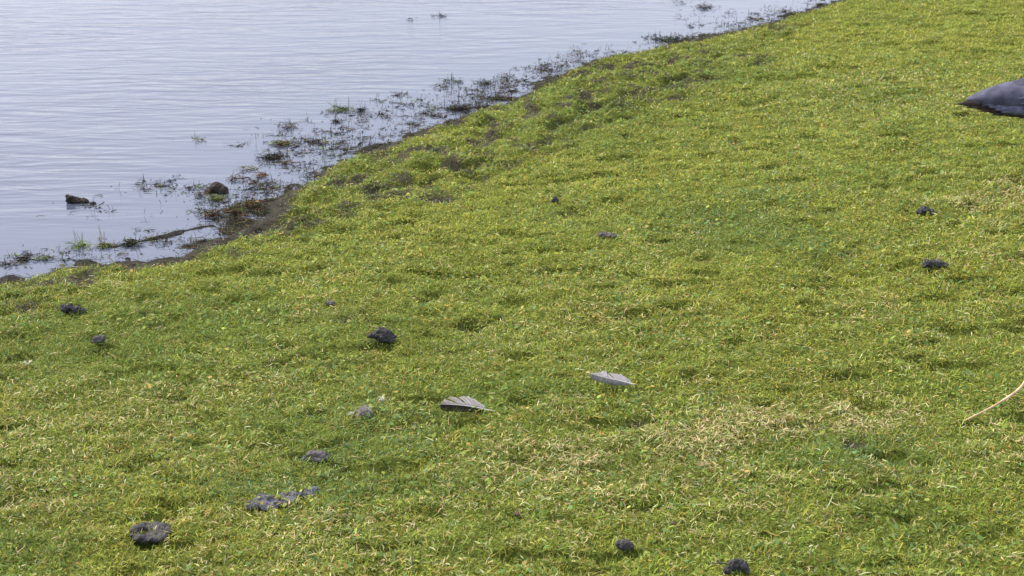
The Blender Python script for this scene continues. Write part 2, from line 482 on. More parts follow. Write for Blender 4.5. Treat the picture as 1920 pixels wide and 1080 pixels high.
def make_grass():
    parts = []
    # ordinary blades, denser near the camera
    for (y0, y1, x0, x1, dens, wk, lk, nseg) in ((2.1, 3.3, -1.5, 1.6, 60000, 1.0, 1.0, 3), (3.3, 4.6, -2.1, 2.2, 48000, 1.0, 1.0, 3),
                                              (4.6, 6.6, -2.4, 3.2, 32000, 1.15, 1.0, 2), (6.6, 11.4, -1.5, 4.9, 17000, 1.5, 1.1, 2)):
        n = int(dens * (y1 - y0) * (x1 - x0))
        x, y = grass_points(n, x0, x1, y0, y1)
        d, dr, rough = fields(x, y)
        ok = d > -.02; x, y = x[ok], y[ok]
        h, d, dr, rough, bare = height(x, y, True)
        tuft = fbm(x, y, .05, 171, 2)
        keep = rng.random(x.shape) < (1 - bare * 1.05) * (.45 + .65 * sstep(.35, .62, tuft)) * (1 - .25 * rough)
        keep |= (rng.random(x.shape) < .10 * sstep(.05, .25, d))
        x, y, h, d, rough, tuft = x[keep], y[keep], h[keep], d[keep], rough[keep], tuft[keep]
        c, k = pick_colours(x, y, rough)
        n = len(x)
        L = np.exp(rng.normal(math.log(.0135), .30, n)) * lk * (.75 + .6 * tuft)
        W = rng.uniform(.0013, .0026, n) * wk
        dry = (k == 3) | (k == 6) | (k == 4)
        lean = np.where(dry, rng.uniform(R(50), R(100), n), rng.normal(R(56), R(22), n))
        curl = rng.normal(R(45), R(45), n)
        z = h + np.where(dry, rng.uniform(.002, .014, n), rng.uniform(-.003, .006, n))
        az = rng.uniform(0, 2 * math.pi, n)
        tipc = c * np.where(rng.random(n) < .2, 1.35, 1.06)[:, None] + np.where(rng.random(n) < .2, .04, 0)[:, None]  # some tips lightened and whitened: highlights put into the blade colour
        parts.append(ribbon(np.stack([x, y, z], -1), L, W, az, lean, curl, rng.normal(0, .6, n), nseg, c * .85, np.clip(tipc, 0, .8), fold=rng.normal(0, .5, n)))
    # fine dense undergrowth
    for (y0, y1, x0, x1, dens, wk) in ((2.1, 3.3, -1.5, 1.6, 45000, 1.0), (3.3, 4.6, -2.1, 2.2, 32000, 1.2), (4.6, 6.6, -2.4, 3.2, 18000, 1.7), (6.6, 11.4, -1.5, 4.9, 9000, 2.4)):
        x, y = grass_points(int(dens * (y1 - y0) * (x1 - x0)), x0, x1, y0, y1)
        d, dr, rough = fields(x, y); ok = d > .02; x, y = x[ok], y[ok]
        h, d, dr, rough, bare = height(x, y, True)
        keep = rng.random(x.shape) < (1 - bare) ** 1.5
        x, y, h, rough = x[keep], y[keep], h[keep], rough[keep]
        c, k = pick_colours(x, y, rough); n = len(x)
        c = c * .6 + np.array([.215, .245, .036]) * .4
        parts.append(ribbon(np.stack([x, y, h - .002], -1), rng.uniform(.008, .015, n), rng.uniform(.0015, .0028, n) * wk, rng.uniform(0, 6.28, n), rng.normal(R(40), R(22), n), rng.normal(R(50), R(30), n), rng.normal(0, .5, n), 2, c * .9, c * 1.1, fold=rng.normal(0, .5, n)))
    # long curled runners and dry blades lying on top
    n = 15000
    x, y = grass_points(n, -2.3, 3.6, 2.1, 8.5)
    h, d, dr, rough, bare = height(x, y, True)
    ok = (d > .02) & (rng.random(x.shape) < 1 - .8 * bare); x, y, h, rough = x[ok], y[ok], h[ok], rough[ok]
    c, k = pick_colours(x, y, rough); n = len(x)
    c = c * .6 + np.array([.30, .29, .13]) * .4
    parts.append(ribbon(np.stack([x, y, h + rng.uniform(.004, .012, n)], -1), rng.uniform(.015, .030, n), rng.uniform(.0011, .0018, n) * (1 + .12 * np.maximum(y - 3, 0)), rng.uniform(0, 6.28, n),
                        rng.normal(R(40), R(12), n), rng.normal(R(75), R(25), n), rng.normal(0, 1.6, n), 4, c, None, fold=rng.normal(0, .4, n)))
    # blades growing round and through what lies on the turf
    for (px, py, n, sx, sy) in ((268, 988, 14, 14, 8), (282, 1010, 60, 30, 4), (500, 938, 16, 34, 12), (560, 926, 20, 30, 10), (540, 949, 60, 50, 3), (592, 868, 55, 28, 4), (716, 649, 30, 22, 4), (138, 595, 30, 22, 4), (187, 656, 40, 16, 4),
                                (1170, 1041, 26, 18, 4), (1380, 1078, 20, 20, 3), (1734, 408, 24, 16, 3), (1752, 507, 30, 22, 3), (1137, 450, 26, 18, 3), (870, 779, 40, 34, 5), (1146, 731, 40, 34, 5), (619, 577, 14, 12, 3), (1262, 991, 20, 12, 3), (683, 790, 30, 18, 4)):
        q = [ground(a, b) for a, b in zip(rng.normal(px, sx, n), rng.normal(py, sy, n))]
        P = np.array([(v.x, v.y, v.z) for v in q]); c, k = pick_colours(P[:, 0], P[:, 1], np.zeros(n))
        parts.append(ribbon(P, rng.uniform(.018, .032, n), rng.uniform(.0016, .0028, n), rng.uniform(0, 6.28, n), rng.normal(R(22), R(12), n), rng.normal(R(50), R(25), n), rng.normal(0, .5, n), 3, c * .9, np.clip(c * 1.1, 0, .8), fold=rng.normal(0, .4, n)))
    V, Q, c = join_ribbons(parts)
    me = np_mesh('grass', V, Q, c)
    o = link('grass', me, None, M_grass)
    tag(o, 'short grazed yellow-green grass with straw patches covering the bank', 'grass', kind='stuff')
    print('grass verts', len(V))

def make_clover():
    # small rounded broad leaves among the blades
    x, y = grass_points(60000, -2.3, 3.6, 2.1, 8.0)
    h, d, dr, rough, bare = height(x, y, True)
    pn = fbm(x, y, .16, 181, 3)
    ok = (d > .08) & (rng.random(x.shape) < sstep(.42, .62, pn) * (1 - bare)); x, y, h = x[ok], y[ok], h[ok]
    n = len(x); r = rng.uniform(.002, .0048, n) * (1 + .06 * np.maximum(y - 3, 0))
    z = h + rng.uniform(.008, .019, n)
    az = rng.uniform(0, 6.28, n); tilt = rng.uniform(.0, .8, n); taz = rng.uniform(0, 6.28, n)
    ks = np.arange(6) * math.pi / 3
    lx = np.cos(ks)[None] * r[:, None] * 1.5; ly = np.sin(ks)[None] * r[:, None]
    X = lx * np.cos(az)[:, None] - ly * np.sin(az)[:, None]; Y = lx * np.sin(az)[:, None] + ly * np.cos(az)[:, None]
    Z = (X * np.cos(taz)[:, None] + Y * np.sin(taz)[:, None]) * np.tan(tilt)[:, None]
    V = np.stack([x[:, None] + X, y[:, None] + Y, z[:, None] + Z], -1).reshape(-1, 3)
    b = (np.arange(n) * 6)[:, None]
    Q = np.concatenate([np.concatenate([b, b + 1, b + 2, b + 3], 1), np.concatenate([b, b + 3, b + 4, b + 5], 1)], 0)
    pal = np.array([(.17, .23, .04), (.10, .19, .05), (.22, .25, .05), (.13, .21, .08), (.36, .27, .08)])
    c = pal[rng.choice(5, n, p=[.32, .3, .2, .13, .05])] * np.exp(rng.normal(0, .25, n))[:, None]
    me = np_mesh('ground_cover', V, Q, np.repeat(c, 6, 0))
    tag(link('ground_cover', me, None, M_grass), 'small rounded clover-like leaves scattered through the turf', 'ground cover', kind='stuff')

# ------------------------------------------------------------------ lumps: droppings, stones
_tex = {}
def cloud_tex(sc, depth=3):
    k = (sc, depth)
    if k not in _tex:
        t = bpy.data.textures.new('lump_noise', 'CLOUDS'); t.noise_scale = sc; t.noise_depth = depth; _tex[k] = t
    return _tex[k]

def lump_mesh(blobs, seed):
    """overlapping stretched balls (x, y, z, rx, ry, rz, rot)"""
    import bmesh
    bm = bmesh.new()
    for (x, y, z, rx, ry, rz, rot) in blobs:
        r = bmesh.ops.create_icosphere(bm, subdivisions=3, radius=1)
        ca, sa = math.cos(rot), math.sin(rot)
        for v in r['verts']:
            a, b, c = v.co.x * rx, v.co.y * ry, v.co.z * rz
            v.co = (x + a * ca - b * sa, y + a * sa + b * ca, z + c)
    me = bpy.data.meshes.new('lump'); bm.to_mesh(me); bm.free()
    return me

def lump(name, px, py, wpx, hpx, blobs, mat, label, cat, amp=.18, sink=.25, rz=0, fine=.5, group=None):
    """blobs in units of the width; placed so that its base centre sits at the photo position (px, py = centre of the visible lump)"""
    p = ground(px, py + hpx * .35)
    wd = wpx * mpp(p)
    me = lump_mesh([(a * wd, b * wd, c * wd, d * wd, e * wd, f * wd, g) for a, b, c, d, e, f, g in blobs], 0)
    o = link(name, me, None, mat)
    o.location = (p.x, p.y, p.z + .006)
    o.rotation_euler = (0, 0, rz)
    m = o.modifiers.new('remesh', 'REMESH'); m.mode = 'VOXEL'; m.voxel_size = max(wd / 46, .0011); m.use_smooth_shade = True
    m = o.modifiers.new('rough', 'DISPLACE'); m.texture = cloud_tex(round(wd * .16, 4), 2); m.texture_coords = 'GLOBAL'; m.strength = wd * amp; m.mid_level = .5
    m = o.modifiers.new('fine', 'DISPLACE'); m.texture = cloud_tex(round(wd * .05, 4), 3); m.texture_coords = 'GLOBAL'; m.strength = wd * amp * fine; m.mid_level = .5
    return tag(o, label, cat, group)

def rlumps(seed, n=7, sx=.3, sy=.22, sz=.12, r=.14, flat=.75):
    q = random.Random(seed); out = []
    for i in range(n):
        a = r * q.uniform(.75, 1.25)
        out.append((q.uniform(-sx, sx), q.uniform(-sy, sy), a * .45 + q.uniform(0, sz), a * q.uniform(.9, 1.5), a, a * flat, q.uniform(0, 3)))
    return out

def make_lumps():
    G = 'dark droppings scattered on the grass'
    lump('dropping', 716, 629, 56, 36, [(-.34, 0, .14, .14, .12, .07, .3), (-.18, .02, .2, .2, .16, .1, .5), (0, .03, .30, .22, .2, .12, .1), (-.02, -.05, .18, .22, .2, .16, 0), (.16, -.02, .2, .2, .2, .16, -.5), (.3, -.05, .12, .18, .18, .16, -.3), (.1, 0, .08, .3, .24, .12, 0)],
         M_clod, 'largest upright charcoal dropping, crumpled and folded, left of the two grey feathers', 'dropping', .16, group=G)
    lump('dropping', 138, 581, 50, 27, [(-.28, .05, .16, .2, .2, .16, .2), (-.15, .08, .27, .1, .1, .07, 0), (.12, -.02, .14, .2, .17, .16, 0), (.32, 0, .1, .16, .15, .13, 0)],
         M_clod, 'two-lobed dark dropping at the far left of the lawn, near the shore', 'dropping', group=G)
    lump('dropping', 187, 646, 32, 22, [(0, 0, .18, .38, .24, .2, .5), (-.25, -.1, .1, .2, .2, .12, 0), (.2, .1, .25, .2, .2, .16, .5)],
         M_clod_grey, 'small grey dropping half sunk in grass, just below the two-lobed one', 'dropping', group=G)
    lump('dropping', 619, 570, 24, 12, [(0, 0, .12, .4, .3, .17, 0), (.25, 0, .1, .2, .2, .12, 0)], M_clod_grey, 'tiny flat dark dropping up and left of the crumpled charcoal one', 'dropping', group=G)
    lump('dropping', 592, 854, 54, 28, [(-.1, .02, .16, .26, .2, .15, 0), (.15, .04, .17, .26, .2, .13, .1), (.33, 0, .1, .16, .16, .1, 0), (0, -.1, .08, .34, .16, .1, 0), (-.38, -.1, .06, .14, .12, .07, 0)],
         M_clod_grey, 'weathered grey oval dropping in a bright green tuft left of centre bottom', 'dropping', .12, group=G).location.z += .014
    q = []
    for i in range(13):
        a = i / 13 * 6.283
        k = 1 + .25 * math.sin(2.3 * i)
        q.append((.34 * math.cos(a), .36 * math.sin(a), .05 + .03 * math.sin(3 * a), .15 * k, .13, .065 * k, a + 1.57 + .4 * math.sin(i)))
    q += [(.10, -.1, .03, .26, .24, .05, 0), (.2, .05, .04, .18, .2, .06, 0), (-.2, -.2, .03, .18, .15, .05, .5), (.02, .2, .05, .2, .12, .05, 0)]
    lump('dropping', 282, 990, 80, 42, q, M_clod, 'large ring-shaped dark dropping with a grass blade growing through it', 'dropping', .12, group=G).location.z -= .002
    lump('dropping', 1170, 1026, 41, 28, [(0, 0, .24, .36, .3, .24, 0), (-.22, 0, .3, .2, .2, .16, 0), (.25, 0, .18, .22, .22, .18, 0), (.05, .05, .36, .22, .2, .12, .3)],
         M_clod, 'smooth rounded black dropping near the bottom edge, right of centre', 'dropping', .10, group=G)
    lump('dropping', 1380, 1067, 50, 34, [(-.05, 0, .3, .28, .26, .24, 0), (.22, 0, .26, .24, .22, .2, -.4), (-.3, -.05, .14, .16, .2, .14, 0), (.1, .05, .45, .16, .14, .1, .5), (-.1, 0, .42, .16, .16, .1, 0), (.36, -.05, .12, .12, .14, .14, 0)],
         M_clod, 'knobbly black dropping cut by the bottom edge of the photo', 'dropping', .16, group=G)
    lump('dropping', 1734, 398, 36, 19, [(0, .05, .2, .32, .28, .15, 0), (-.3, 0, .12, .18, .2, .12, 0), (.3, 0, .12, .18, .2, .14, 0), (0, .08, .33, .14, .14, .08, 0)],
         M_clod, 'upper of two dark droppings at the right, peaked like a small mound', 'dropping', group=G)
    lump('dropping', 1752, 497, 50, 19, [(-.2, .02, .13, .22, .2, .13, 0), (.1, .02, .14, .22, .2, .11, 0), (.34, -.02, .08, .16, .16, .09, 0), (-.38, 0, .07, .12, .16, .07, 0)],
         M_clod, 'lower of two dark droppings at the right, long and low', 'dropping', group=G)
    lump('dropping', 1137, 443, 40, 14, [(-.2, .02, .12, .2, .2, .1, 0), (.1, .02, .12, .22, .2, .09, 0), (.33, -.02, .09, .16, .16, .09, 0)],
         M_clod_grey, 'small low grey-black dropping in the middle of the lawn', 'dropping', group=G)
    lump('dropping', 1041, 379, 16, 15, [(0, 0, .3, .3, .3, .32, 0), (.15, 0, .15, .3, .3, .22, 0), (-.25, 0, .1, .2, .2, .2, 0)],
         M_clod, 'tiny upright black dropping in the middle distance, left of the small low one', 'dropping', group=G)
    for (px, py, wx, hx, bl, lb) in (
            (497, 940, 66, 16, [(-.3, -.2, 0, .28, .26, .07, .3), (0, 0, .02, .34, .42, .07, .2), (.28, -.1, .0, .22, .36, .07, 0), (-.1, .3, .0, .2, .26, .05, .6), (.1, -.4, .0, .16, .14, .05, 0)], 'left and largest piece'),
            (541, 931, 40, 16, [(0, 0, 0, .36, .6, .09, .5), (.3, .3, 0, .3, .3, .08, 0), (-.1, -.6, 0, .24, .3, .08, .3)], 'middle piece'),
            (579, 923, 38, 14, [(0, 0, .02, .4, .4, .10, .3), (.2, .3, .0, .3, .34, .10, 0), (-.3, -.3, 0, .2, .3, .08, .5)], 'right-hand piece')):
        o = lump('dropping', px, py, wx, hx, bl, M_clod_blue, 'flattened blue-grey dropping grown through with grass, ' + lb + ' of the trodden row', 'dropping', .10, group=G)
        o.location.z += .000
    lump('dropping', 1262, 984, 24, 14, [(0, 0, .12, .36, .3, .15, 0), (.2, 0, .1, .2, .2, .12, 0)], mat_noise('brown_dropping', (.06, .045, .03), (.16, .12, .08), 60, .9, .2, .8),
         'small crumbled brown dropping up and right of the rounded black one', 'dropping', group=G)
    lump('dropping', 970, 965, 22, 14, [(0, 0, .1, .36, .3, .14, 0)], bpy.data.materials['brown_dropping'], 'small faded brown dropping beneath the straw patch, bottom centre', 'dropping', group=G)
    # twig beside the knobbly dropping
    # in the water
    p = ground(407, 372)
    o = lump('stone', 407, 362, 43, 24, [(0, .02, .2, .34, .34, .28, 0), (.25, -.05, .1, .28, .3, .26, 0), (-.25, 0, .05, .3, .3, .2, 0), (.38, -.08, .06, .16, .2, .18, 0)],
             M_rock, 'rounded black stone with a mossy foot standing in the shallow water', 'stone', .08)
    o.location.z = -.004
    o = lump('clod', 150, 408, 46, 16, [(-.32, 0, .12, .16, .2, .22, 0), (-.1, 0, .10, .26, .2, .14, 0), (.2, 0, .06, .26, .18, .12, 0), (-.4, 0, .24, .08, .1, .1, 0)],
             M_rock, 'jagged dark earth clod mirrored in the open water, far left', 'clod', .14)
    o.location.z = -.002
    o = lump('clod', 177, 411, 13, 6, [(0, 0, .12, .5, .4, .3, 0)], M_rock, 'small dark clod trailing a weed stalk right of the jagged one', 'clod', .14)
    o.location.z = -.002

# ------------------------------------------------------------------ feathers
def feather(px, py, length, label, rz, roll, tilt, wl, wr, cols, splits, arch, seed, quill_len=.022, lift=.017, curlup=.014):
    """x runs from the tip (0) to the quill end; +y is the broad far vane, -y the narrow near vane"""
    q = np.random.default_rng(seed)
    p = ground(px, py)
    root = empty('feather', (p.x, p.y, p.z + lift), rz)
    root.rotation_euler = (roll, tilt, rz)
    tag(root, label, 'feather', 'grey feathers dropped on the grass')
    def rach(t):      # t 0 tip .. 1 vane base
        x = (t - .5) * length
        z = arch * (4 * t * (1 - t)) * .5 + curlup * (1 - t) ** 3
        y = .06 * length * (4 * t * (1 - t) - .5) * 0.35
        return x, y, z
    V, Q, Cc = [], [], []
    n = 120
    for side, wmax in ((1, wl), (-1, wr)):
        grp = 0; gang = 0; gcol = 1; glen = 1
        for i in range(n):
            grp -= 1
            if grp <= 0:
                grp = int(q.integers(3, 9)); gang = q.normal(0, .03); gcol = q.uniform(.84, 1.12); glen = q.uniform(.92, 1.03); gz = q.uniform(-.001, .002)
            t = (i + .5) / n
            x, y, z = rach(t)
            prof = (min(1, (t / .46)) ** .9 * min(1, ((1.01 - t) / .22)) ** .5) if side > 0 else (min(1, (t / .2)) ** .6 * min(1, ((1.01 - t) / .3)) ** .6)
            ln = wmax * prof * glen * q.uniform(.95, 1.04) + .002
            ang = (R(30) + R(52) * t ** 1.3) if side > 0 else R(30)
            for (s0, s1, da) in splits:
                if side > 0 and s0 < t < s1: ang += da * (t - s0) / (s1 - s0)
            ang += q.normal(0, .02) + gang
            dx, dy = -math.cos(ang), side * math.sin(ang)
            dx = -math.cos(ang)
            m = 5; wdt = length / n * 2.2
            for k in range(m + 1):
                u = k / m
                bend = -.25 * u * u * ln
                cx = x + dx * ln * u + bend * .4; cy = y + dy * ln * u
                cz = z + (.22 * u - .30 * u * u) * ln * (1 if side > 0 else 1.0) + (-.55 * u * ln if side < 0 else 0) + gz * u * u * (side > 0) + .0004 * math.sin(i * 2.4)
                hw = wdt * (.5 - .22 * u)
                V.append((cx - hw, cy, cz)); V.append((cx + hw, cy, cz + .0003))
                sh_ = (1 - u) * .15 + .92 + q.normal(0, .05)
                tipf = max(0, 1 - t / .3)
                c = np.array(cols[0]) * (1 - tipf) + np.array(cols[1]) * tipf
                if side < 0: c = c * .0 + np.array(cols[2]) * (.6 + .5 * (1 - u))
                edge = u > .85
                c = c * sh_ * gcol * (1.2 if u > .7 and side > 0 else 1) * (.92 if i % 2 else 1.03)
                Cc.append(c); Cc.append(c)
            b = len(V) - 2 * (m + 1)
            for k in range(m):
                Q.append((b + 2 * k, b + 2 * k + 1, b + 2 * k + 3, b + 2 * k + 2))
    me = np_mesh('vane', np.array(V), np.array(Q), np.clip(np.array(Cc), .01, .9))
    o = link('vane', me, root, M_feather)
    s = o.modifiers.new('thick', 'SOLIDIFY'); s.thickness = .0003
    # shaft: tapering tube from tip to quill end
    P = []
    for i in range(25):
        t = i / 24 * (1 + quill_len / length)
        if t <= 1: x, y, z = rach(t)
        else: x, y, z = rach(1); x += (t - 1) * length; z -= (t - 1) * length * .12
        P.append((x, y, z + .0006, .0004 + .0013 * min(1, t)))
    me = tube(P, 6); link('shaft', me, root, M_quill)
    return root

def tube(P, ns=6, name='tube'):
    V, Q = [], []
    P = [np.array(p, float) for p in P]
    for i, p in enumerate(P):
        a = P[max(0, i - 1)][:3]; b = P[min(len(P) - 1, i + 1)][:3]
        d = b - a; d /= (np.linalg.norm(d) + 1e-9)
        u = np.cross(d, (0, 0, 1)) if abs(d[2]) < .9 else np.cross(d, (1, 0, 0)); u /= np.linalg.norm(u); v = np.cross(d, u)
        for k in range(ns):
            t = 2 * math.pi * k / ns
            V.append(p[:3] + (u * math.cos(t) + v * math.sin(t)) * p[3])
    for i in range(len(P) - 1):
        for k in range(ns):
            Q.append((i * ns + k, i * ns + (k + 1) % ns, (i + 1) * ns + (k + 1) % ns, (i + 1) * ns + k))
    return np_mesh(name, np.array(V), np.array(Q), None, True)

def make_feathers():
    feather(869, 779, .106, 'broad grey feather with shade coloured into its near edge and a brown tip, nearer of the two on the lawn', R(-2), R(17), R(1), .042, .016,
            [(.30, .285, .31), (.10, .085, .08), (.035, .028, .028)], [(.30, .42, -.35), (.12, .2, .3), (.55, .6, -.25)], .016, 5)  # last colour paints the near vane dark, as its shadowed side
    feather(1146, 730, .100, 'pale silvery feather with split ragged barbs, farther and right of the broad one', R(-13), R(10), R(-2), .040, .013,
            [(.30, .295, .34), (.22, .21, .23), (.32, .31, .36)], [(.12, .22, -.55), (.30, .42, .55), (.44, .5, -.4), (.55, .62, -.3)], .014, 9, quill_len=.008, lift=.018, curlup=.024)
    # tuft of grey down caught in the grass
    for (px, py, wpx, n, label, col, nm) in ((683, 778, 34, 420, 'fluffy grey tuft of down snagged in the green grass left of the broad feather', (.34, .32, .33), 'down_tuft'),
                                         (658, 778, 14, 60, 'thin pale wisp of down just left of the fluffy grey tuft', (.48, .50, .52), 'down_tuft'),
                                         (716, 751, 16, 150, 'tiny white down feather up and right of the fluffy grey tuft', (.62, .61, .56), 'down_tuft')):
        p = ground(px, py + 4); W = wpx * mpp(p)
        q = np.random.default_rng(px)
        a = q.uniform(0, 6.28, n); rr = q.uniform(0, .22, n) * W
        P = np.stack([rr * np.cos(a), rr * np.sin(a), q.uniform(0, .25, n) * W + .006], -1)
        c = np.array(col) * np.exp(q.normal(0, .3, n))[:, None]
        V, Q, T, cc = ribbon(P, q.uniform(.25, .5, n) * W, np.full(n, .0009), a + q.normal(0, .5, n), q.uniform(R(20), R(95), n), q.normal(R(20), R(30), n), q.normal(0, .8, n), 3, c)
        o = link(nm, np_mesh(nm, V, [Q, T], cc), None, M_down); o.location = p
        tag(o, label, 'down', 'tufts of down on the grass')

def make_stalk():
    # pale arched stalk running out of frame at the right
    pts = [(1806, 790, .016, .0008), (1818, 784, .019, .0014), (1845, 771, .018, .0018), (1866, 760, .021, .0021), (1885, 748, .024, .0025), (1902, 737, .027, .0027), (1914, 726, .030, .0027), (1922, 715, .033, .0026), (1931, 700, .036, .0024), (1945, 680, .036, .0021), (1965, 655, .03, .0018), (1985, 640, .02, .0015), (2010, 632, .008, .0012)]
    P = []
    base = ground(1806, 790)
    for px, py, up, r in pts:
        x, y = on_plane(px, py, base.z + up)
        P.append((x - base.x, y - base.y, up, r * 1.25))
    root = empty('dry_stalk', base)
    tag(root, 'long pale dry grass stalk arching over the turf at the right edge', 'stalk')
    link('stem', tube(P, 8), root, M_straw)
    k = P[5]
    link('leaf_sheath', tube([(k[0] + .002, k[1] - .002, k[2] + .001, .0024), (k[0] - .012, k[1] - .004, k[2] - .009, .0022), (k[0] - .020, k[1] - .010, k[2] - .018, .0012)], 6), root, M_straw)
    # dark twig beside the knobbly dropping
    p = ground(1347, 1071)
    o = link('twig', tube([(-.012, 0, .016, .0008), (0, .001, .018, .0013), (.012, -.001, .017, .0012), (.03, .002, .012, .0010)], 6), None, M_clod); o.location = p
    tag(o, 'thin dark twig pointing left from the knobbly dropping at the bottom', 'twig')
    # white scraps
    q = random.Random(5)
    for (px, py, label) in ((52, 690, 'pale whitish scrap of dead leaf at the left edge of the lawn'), (1308, 432, 'small white dead leaf left of the greenish patch in mid lawn')):
        p = ground(px, py)
        n = 9; r = np.random.default_rng(px)
        P = np.zeros((n, 3)); P[:, :2] = r.normal(0, .004, (n, 2)); P[:, 2] = .012
        V, Q, T, cc = ribbon(P, r.uniform(.012, .022, n), r.uniform(.002, .004, n), r.uniform(0, 6.28, n), r.uniform(.5, 1.3, n), r.uniform(-.5, 1, n), r.normal(0, .5, n), 4, np.tile(np.array([.52, .47, .40]), (n, 1)))
        o = link('dead_leaf', np_mesh('dead_leaf', V, [Q, T], cc), None, M_grass); o.location = p
        tag(o, label, 'leaf')

# ------------------------------------------------------------------ water weeds
def strands(q, n, sx, sy, L, W, cols, zmax=.006, lean=(80, 96), curl=(-8, 8), tw=2.2):
    P = np.stack([q.normal(0, sx, n), q.normal(0, sy, n), q.uniform(.001, zmax, n)], -1)
    c = np.array(cols)[q.integers(0, len(cols), n)] * np.exp(q.normal(0, .3, n))[:, None]
    return ribbon(P, q.uniform(L * .5, L * 1.3, n), np.full(n, W) * q.uniform(.6, 1.3, n), q.uniform(0, 6.28, n), np.radians(q.uniform(*lean, n)), np.radians(q.uniform(*curl, n)), q.normal(0, tw, n), 4, np.clip(c, .005, .7), fold=q.normal(0, .5, n))

